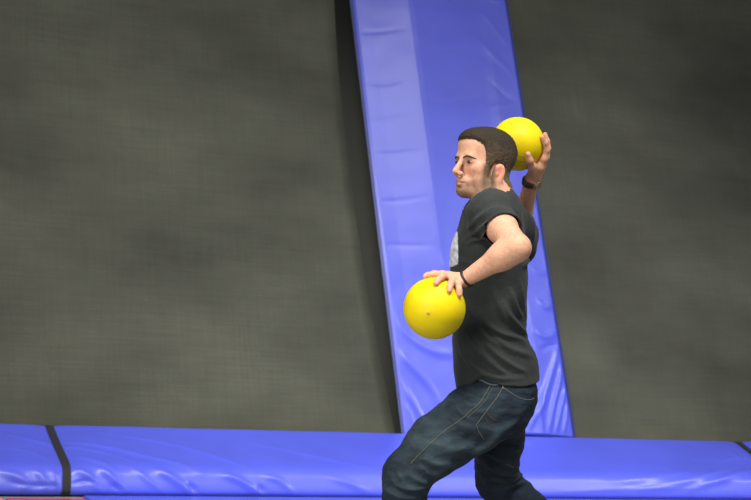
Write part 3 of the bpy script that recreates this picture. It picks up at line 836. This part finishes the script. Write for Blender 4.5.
# chest print: the shirt's own cloth just in front of it
G = grad(shirt_outer, V)
zt, zb = at(0, 231)[2], at(0, 268)[2]
n_out = np.zeros_like(V)
inr = (V[:, 2] < zt) & (V[:, 2] > zb) & (np.abs(V[:, 1] + .005) < .125 * np.sqrt(np.clip(1 - ((V[:, 2] - (zt + zb) / 2) / ((zt - zb) / 2)) ** 4, 0, 1))) & (V[:, 0] < at(458, 250, -.05)[0]) & (shirt_outer(V) > -.0035 + D * 1.0 - 0.004) & (G[:, 0] < -.6)
fk = inr[Q].all(1); Qp = Q[fk]
if len(Qp):
    used = np.unique(Qp); rm = np.zeros(len(V), int); rm[used] = np.arange(len(used))
    tag(part('chest_print', V[used] + G[used] * .0012, rm[Qp], M_print), 'pale grey print on the chest')

# --- jeans
jeans = Field()
jr = [(368, 464, 529, .148, 0), (376, 463, 532, .153, 0), (384, 461, 536.5, .160, 0), (391, 459, 538, .170, 0), (400, 453, 537, .180, 0), (410, 455, 533, .180, 0.0), (420, 465, 527, .170, 0), (432, 478, 521, .150, 0.0)]
fn, c, r = stack(jr, 2.4); jeans.add(fn, c, r)
T1, T2 = at(474, 419, -.10), at(438, 444, -.115)
jeans.cap(at(498, 407, -.085), T1, .094, .108, .05); jeans.cap(T1, T2, .108, .102, .03); jeans.cap(T2, at(408, 473, -.13), .102, .080, .03)
jeans.cap(at(408, 476, -.13), LA + (LK - LA) * .55, .079, .074, .03); jeans.cap(LA + (LK - LA) * .55, LA + np.array([0, 0, -.015]), .074, .062, .03)
B1 = at(497, 440, .17)
jeans.cap(at(500, 408, .085), B1, .098, .090, .05); jeans.cap(B1, at(497, 478, .33), .088, .076, .03)
jeans.cap(at(499, 484, .335), RA + (RK - RA) * .45, .078, .074, .03); jeans.cap(RA + (RK - RA) * .45, RA + (RK - RA) * .04, .074, .062, .03)
V, Q = mesh_field(jeans, [-.10, -.32, -1.30], [.95, .62, -.40], .0042)
V = smooth(V, Q, 1, .5)
jf = [([(392, 478), (402, 484), (415, 486), (427, 485)], .010, .008), ([(386, 488), (400, 494), (418, 496)], .009, .009), ([(405, 470), (418, 478), (428, 482)], .008, .008),
      ([(396, 466), (402, 477), (406, 488)], .006, .007), ([(420, 455), (440, 462), (455, 462)], .006, .010), ([(430, 440), (455, 448), (478, 442)], .006, .012), ([(415, 462), (432, 472), (446, 470)], .006, .008),
      ([(460, 398), (472, 404), (486, 402)], .006, .008), ([(456, 406), (464, 414), (472, 418)], .007, .007), ([(466, 393), (480, 399), (492, 398)], .006, .006), ([(448, 412), (458, 422), (472, 428)], .005, .010),
      ([(486, 436), (505, 428), (520, 416)], .006, .010), ([(470, 452), (486, 444), (500, 432)], .008, .009), ([(500, 410), (515, 412), (530, 406)], .004, .009), ([(480, 425), (495, 428), (510, 422)], .004, .010)]
ff = [([(486, 451), (500, 459), (516, 469)], .012, .008), ([(487, 464), (500, 472), (518, 479)], .012, .009), ([(492, 480), (510, 484), (530, 480)], .012, .009), ([(505, 492), (520, 488), (540, 494)], .010, .010),
      ([(497, 444), (510, 446), (521, 452)], .006, .008), ([(478, 470), (484, 480), (492, 492)], .006, .010)]
near = smoothstep(-V[:, 1], -.02, .03)
D = np.zeros(len(V))
for pts, hh, ww in jf: D += poly_ridge(V[:, [0, 2]], [at(x, y, -.15)[[0, 2]] for x, y in pts], hh * 1.6, ww * 1.2) * near
for pts, hh, ww in ff: D += poly_ridge(V[:, [0, 2]], [at(x, y, .15)[[0, 2]] for x, y in pts], hh, ww) * (1 - near)
D += .005 * np.array([noise.noise(Vector((p[0] * 7, p[1] * 7, p[2] * 14))) for p in V])
D += .0035 * np.array([noise.noise(Vector((p[0] * 22 + p[2] * 14, p[1] * 16, p[2] * 40 - p[0] * 12))) for p in V])
V = V + grad(jeans, V, .008) * D[:, None]
# worn fading: lighter on the front of the thigh and the knee
c0 = np.array([.009, .015, .024]); c1 = np.array([.036, .053, .063])
wf = np.exp(-(np.abs((V[:, [0, 2]] - at(425, 433)[[0, 2]]) @ np.array([.6, -.8]) * 0 + np.linalg.norm(V[:, [0, 2]] - at(425, 437)[[0, 2]], axis=1)) / .16) ** 2) * near
wf = np.clip(wf + .5 * np.exp(-(np.linalg.norm(V[:, [0, 2]] - at(480, 395)[[0, 2]], axis=1) / .07) ** 2) * near, 0, 1)
D2 = np.clip(D / .008, -.4, 1) * .35
wf = np.clip(wf * .75 + D2 * .8, 0, 1)[:, None]
part('jeans', V, Q, M_denim, cols=c0 * (1 - wf) + c1 * wf)
jbvh = BVHTree.FromPolygons([Vector(p) for p in V], [tuple(x) for x in Q.tolist()])
def on_jeans(px, py, y0=-1.0, lift=.0008, ref=-.15):
    p = at(px, py, ref); hit = jbvh.ray_cast(Vector((p[0], y0, p[2])), Vector((0, 1, 0)))
    return np.array(hit[0]) + np.array(hit[1]) * lift if hit[0] is not None else None
def stitch(name, pts, rad, m, y0=-1.0, ref=-.15, label=None):
    P = [on_jeans(x, y, y0, rad * .3, ref) for x, y in catmull(pts, 6)]; P = [p for p in P if p is not None]
    if len(P) < 3: return
    V, Fc = tube(P, rad * .75, 6); o = part(name, V, Fc, m)
    if label: tag(o, label)
stitch('side_seam', [(491, 384), (485, 393), (479, 401), (471, 408), (462, 416), (448, 426), (434, 437), (420, 451), (410, 462)], .0022, M_thread)
stitch('side_seam', [(494, 385), (488, 394), (482, 402), (474, 409), (466, 416)], .0012, M_thread)
stitch('pocket_stitching', [(501, 389), (496, 397), (489, 405), (482, 414), (475, 423)], .0018, M_thread)
stitch('pocket_stitching', [(475, 423), (478, 430), (483, 438)], .0012, M_thread)
stitch('yoke_stitching', [(503, 387.5), (513, 394), (522, 398.5), (530, 400), (535, 399)], .0018, M_thread)
stitch('pocket_emblem', [(486, 411), (490, 416), (496, 420)], .0022, M_rust, label='rust coloured arc stitched on the back pocket')
stitch('pocket_emblem', [(484, 416), (488, 422), (492, 424)], .0018, M_rust, label='rust coloured arc stitched on the back pocket')
stitch('waistband', [(477, 379), (483, 381), (490, 384), (498, 385)], .0045, M_waist, label='faded strip of waistband below the hem')
stitch('belt_loop', [(502.5, 383), (502.5, 386), (502, 389)], .0042, M_thread)
stitch('leg_seam', [(487, 451), (495, 456), (504, 461), (514, 468)], .0013, M_thread, 0.1, .15)

# --- wrist wear
def ring(c, axis, r, w, th, m, name, ell=(1, 1)):
    axis = axis / np.linalg.norm(axis); a = np.cross(axis, [0, 1, 0.2]); a /= np.linalg.norm(a); b_ = np.cross(axis, a)
    V, Fc = [], []; n = 40
    sec = [(r, -w / 2), (r + th * .8, -w / 2 * .9), (r + th, 0), (r + th * .8, w / 2 * .9), (r, w / 2)]
    for k in range(n):
        an = 2 * math.pi * k / n; dr = math.cos(an) * a * ell[0] + math.sin(an) * b_ * ell[1]
        for rr, ww in sec: V.append(c + dr * rr + axis * ww)
    m_ = len(sec)
    for k in range(n):
        for j in range(m_): Fc.append((k * m_ + j, k * m_ + (j + 1) % m_, ((k + 1) % n) * m_ + (j + 1) % m_, ((k + 1) % n) * m_ + j))
    return part(name, V, Fc, m)
ax = RW - RE; c = at(530.5, 182, .268)
ring(c, ax, .0265, .024, .005, M_strapb, 'watch_strap')
axn = ax / np.linalg.norm(ax); out = np.array([.80, -.60, 0]); out -= axn * (out @ axn); out /= np.linalg.norm(out)
V, Fc = tube([c + out * .024, c + out * .031, c + out * .036, c + out * .0365], [.017, .018, .0165, .010], 24)
wo = part('watch', V, Fc, M_brass); tag(wo, 'small round watch face')
ax = LW - LE; ring(LW + (LE - LW) * .035, ax, .0285, .0085, .0045, M_rubber, 'wristband')

# --- shoes
for A, T in ((LA, LT), (RA, toeR)):
    fs = Field(); d_ = (T - A); d_[2] = 0
    bx = A + np.array([0, 0, -.045]); 
    fs.cap(A + np.array([0, 0, .01]), A + np.array([0, 0, -.04]), .042, .040)
    fs.cap(bx, T, .038, .034, .02)
    V, Q = mesh_field(fs, np.minimum(A, T) - .10, np.maximum(A, T) + .10, .005, lambda P, d: np.maximum(d, .012 - (to_world(P)[:, 2])))
    sh = part('shoe', V, Q, M_shoe)
    wv = to_world(V); lowv = wv[:, 2]
    so = Field(); so.p = list(fs.p)
    V2, Q2 = mesh_field(so, np.minimum(A, T) - .12, np.maximum(A, T) + .12, .005, lambda P, d: np.maximum(np.maximum(d - .005, .001 - to_world(P)[:, 2]), to_world(P)[:, 2] - .028))
    if len(V2): part('sole', V2, Q2, M_sole, sh)

# ------------------------------------------------------------------ the two balls
def make_ball(C, r, seedrot, label, marks):
    cw = to_world(C)[0]
    V, Fc = ball_mesh(np.zeros(3), r, 36)
    o = mesh_obj('playground_ball', V, Fc, M_ball); o.location = Vector(cw); 
    tag(o, label, 'ball', 'yellow balls')
    for name, pts, rad, m, closed, lab in marks:
        P = []
        for x, y in pts:                                       # offsets from the centre in ball radii, seen side on
            z = math.sqrt(max(0, 1 - x * x - y * y)); v = x * R + y * U - z * F; P.append(v * r * 1.0005)
        Vt, Ft = tube(P, rad, 6, closed)
        c_ = mesh_obj(name, Vt, Ft, m, o); c_.matrix_parent_inverse = Matrix.Identity(4)
        if lab: tag(c_, lab)
    return o
ringp = lambda cx, cy, rr, n=14: [(cx + rr * math.cos(2 * math.pi * k / n), cy + rr * math.sin(2 * math.pi * k / n)) for k in range(n)]
make_ball(BALL_L, RL, 0, 'yellow ball under his lowered front hand, nearer and lower of the two', [
    ('valve', ringp(-.235, -.13, .035), .0022, M_ballmark, True, 'small dark valve'), ('valve_plug', ringp(-.235, -.13, .012, 8), .0016, M_ballmark, True, None)])
make_ball(BALL_R, RR, 0, 'yellow ball raised behind his head in his back hand', [
    ('seam_line', [(.05 + .5 * t, -.47 - .05 * math.sin(3 * t)) for t in np.linspace(-.6, .45, 12)], .0009, M_ballmark, False, None),
    ('seam_line', [(.02 + .5 * t, -.66 - .04 * math.sin(3 * t)) for t in np.linspace(-.6, .45, 12)], .0009, M_ballmark, False, None),
    ('lettering', [(-.42 + .34 * t, .62 + .10 * math.sin(9 * t) + .18 * t) for t in np.linspace(0, 1, 20)], .0010, M_ballmark, False, 'faint dark scribble of print')])
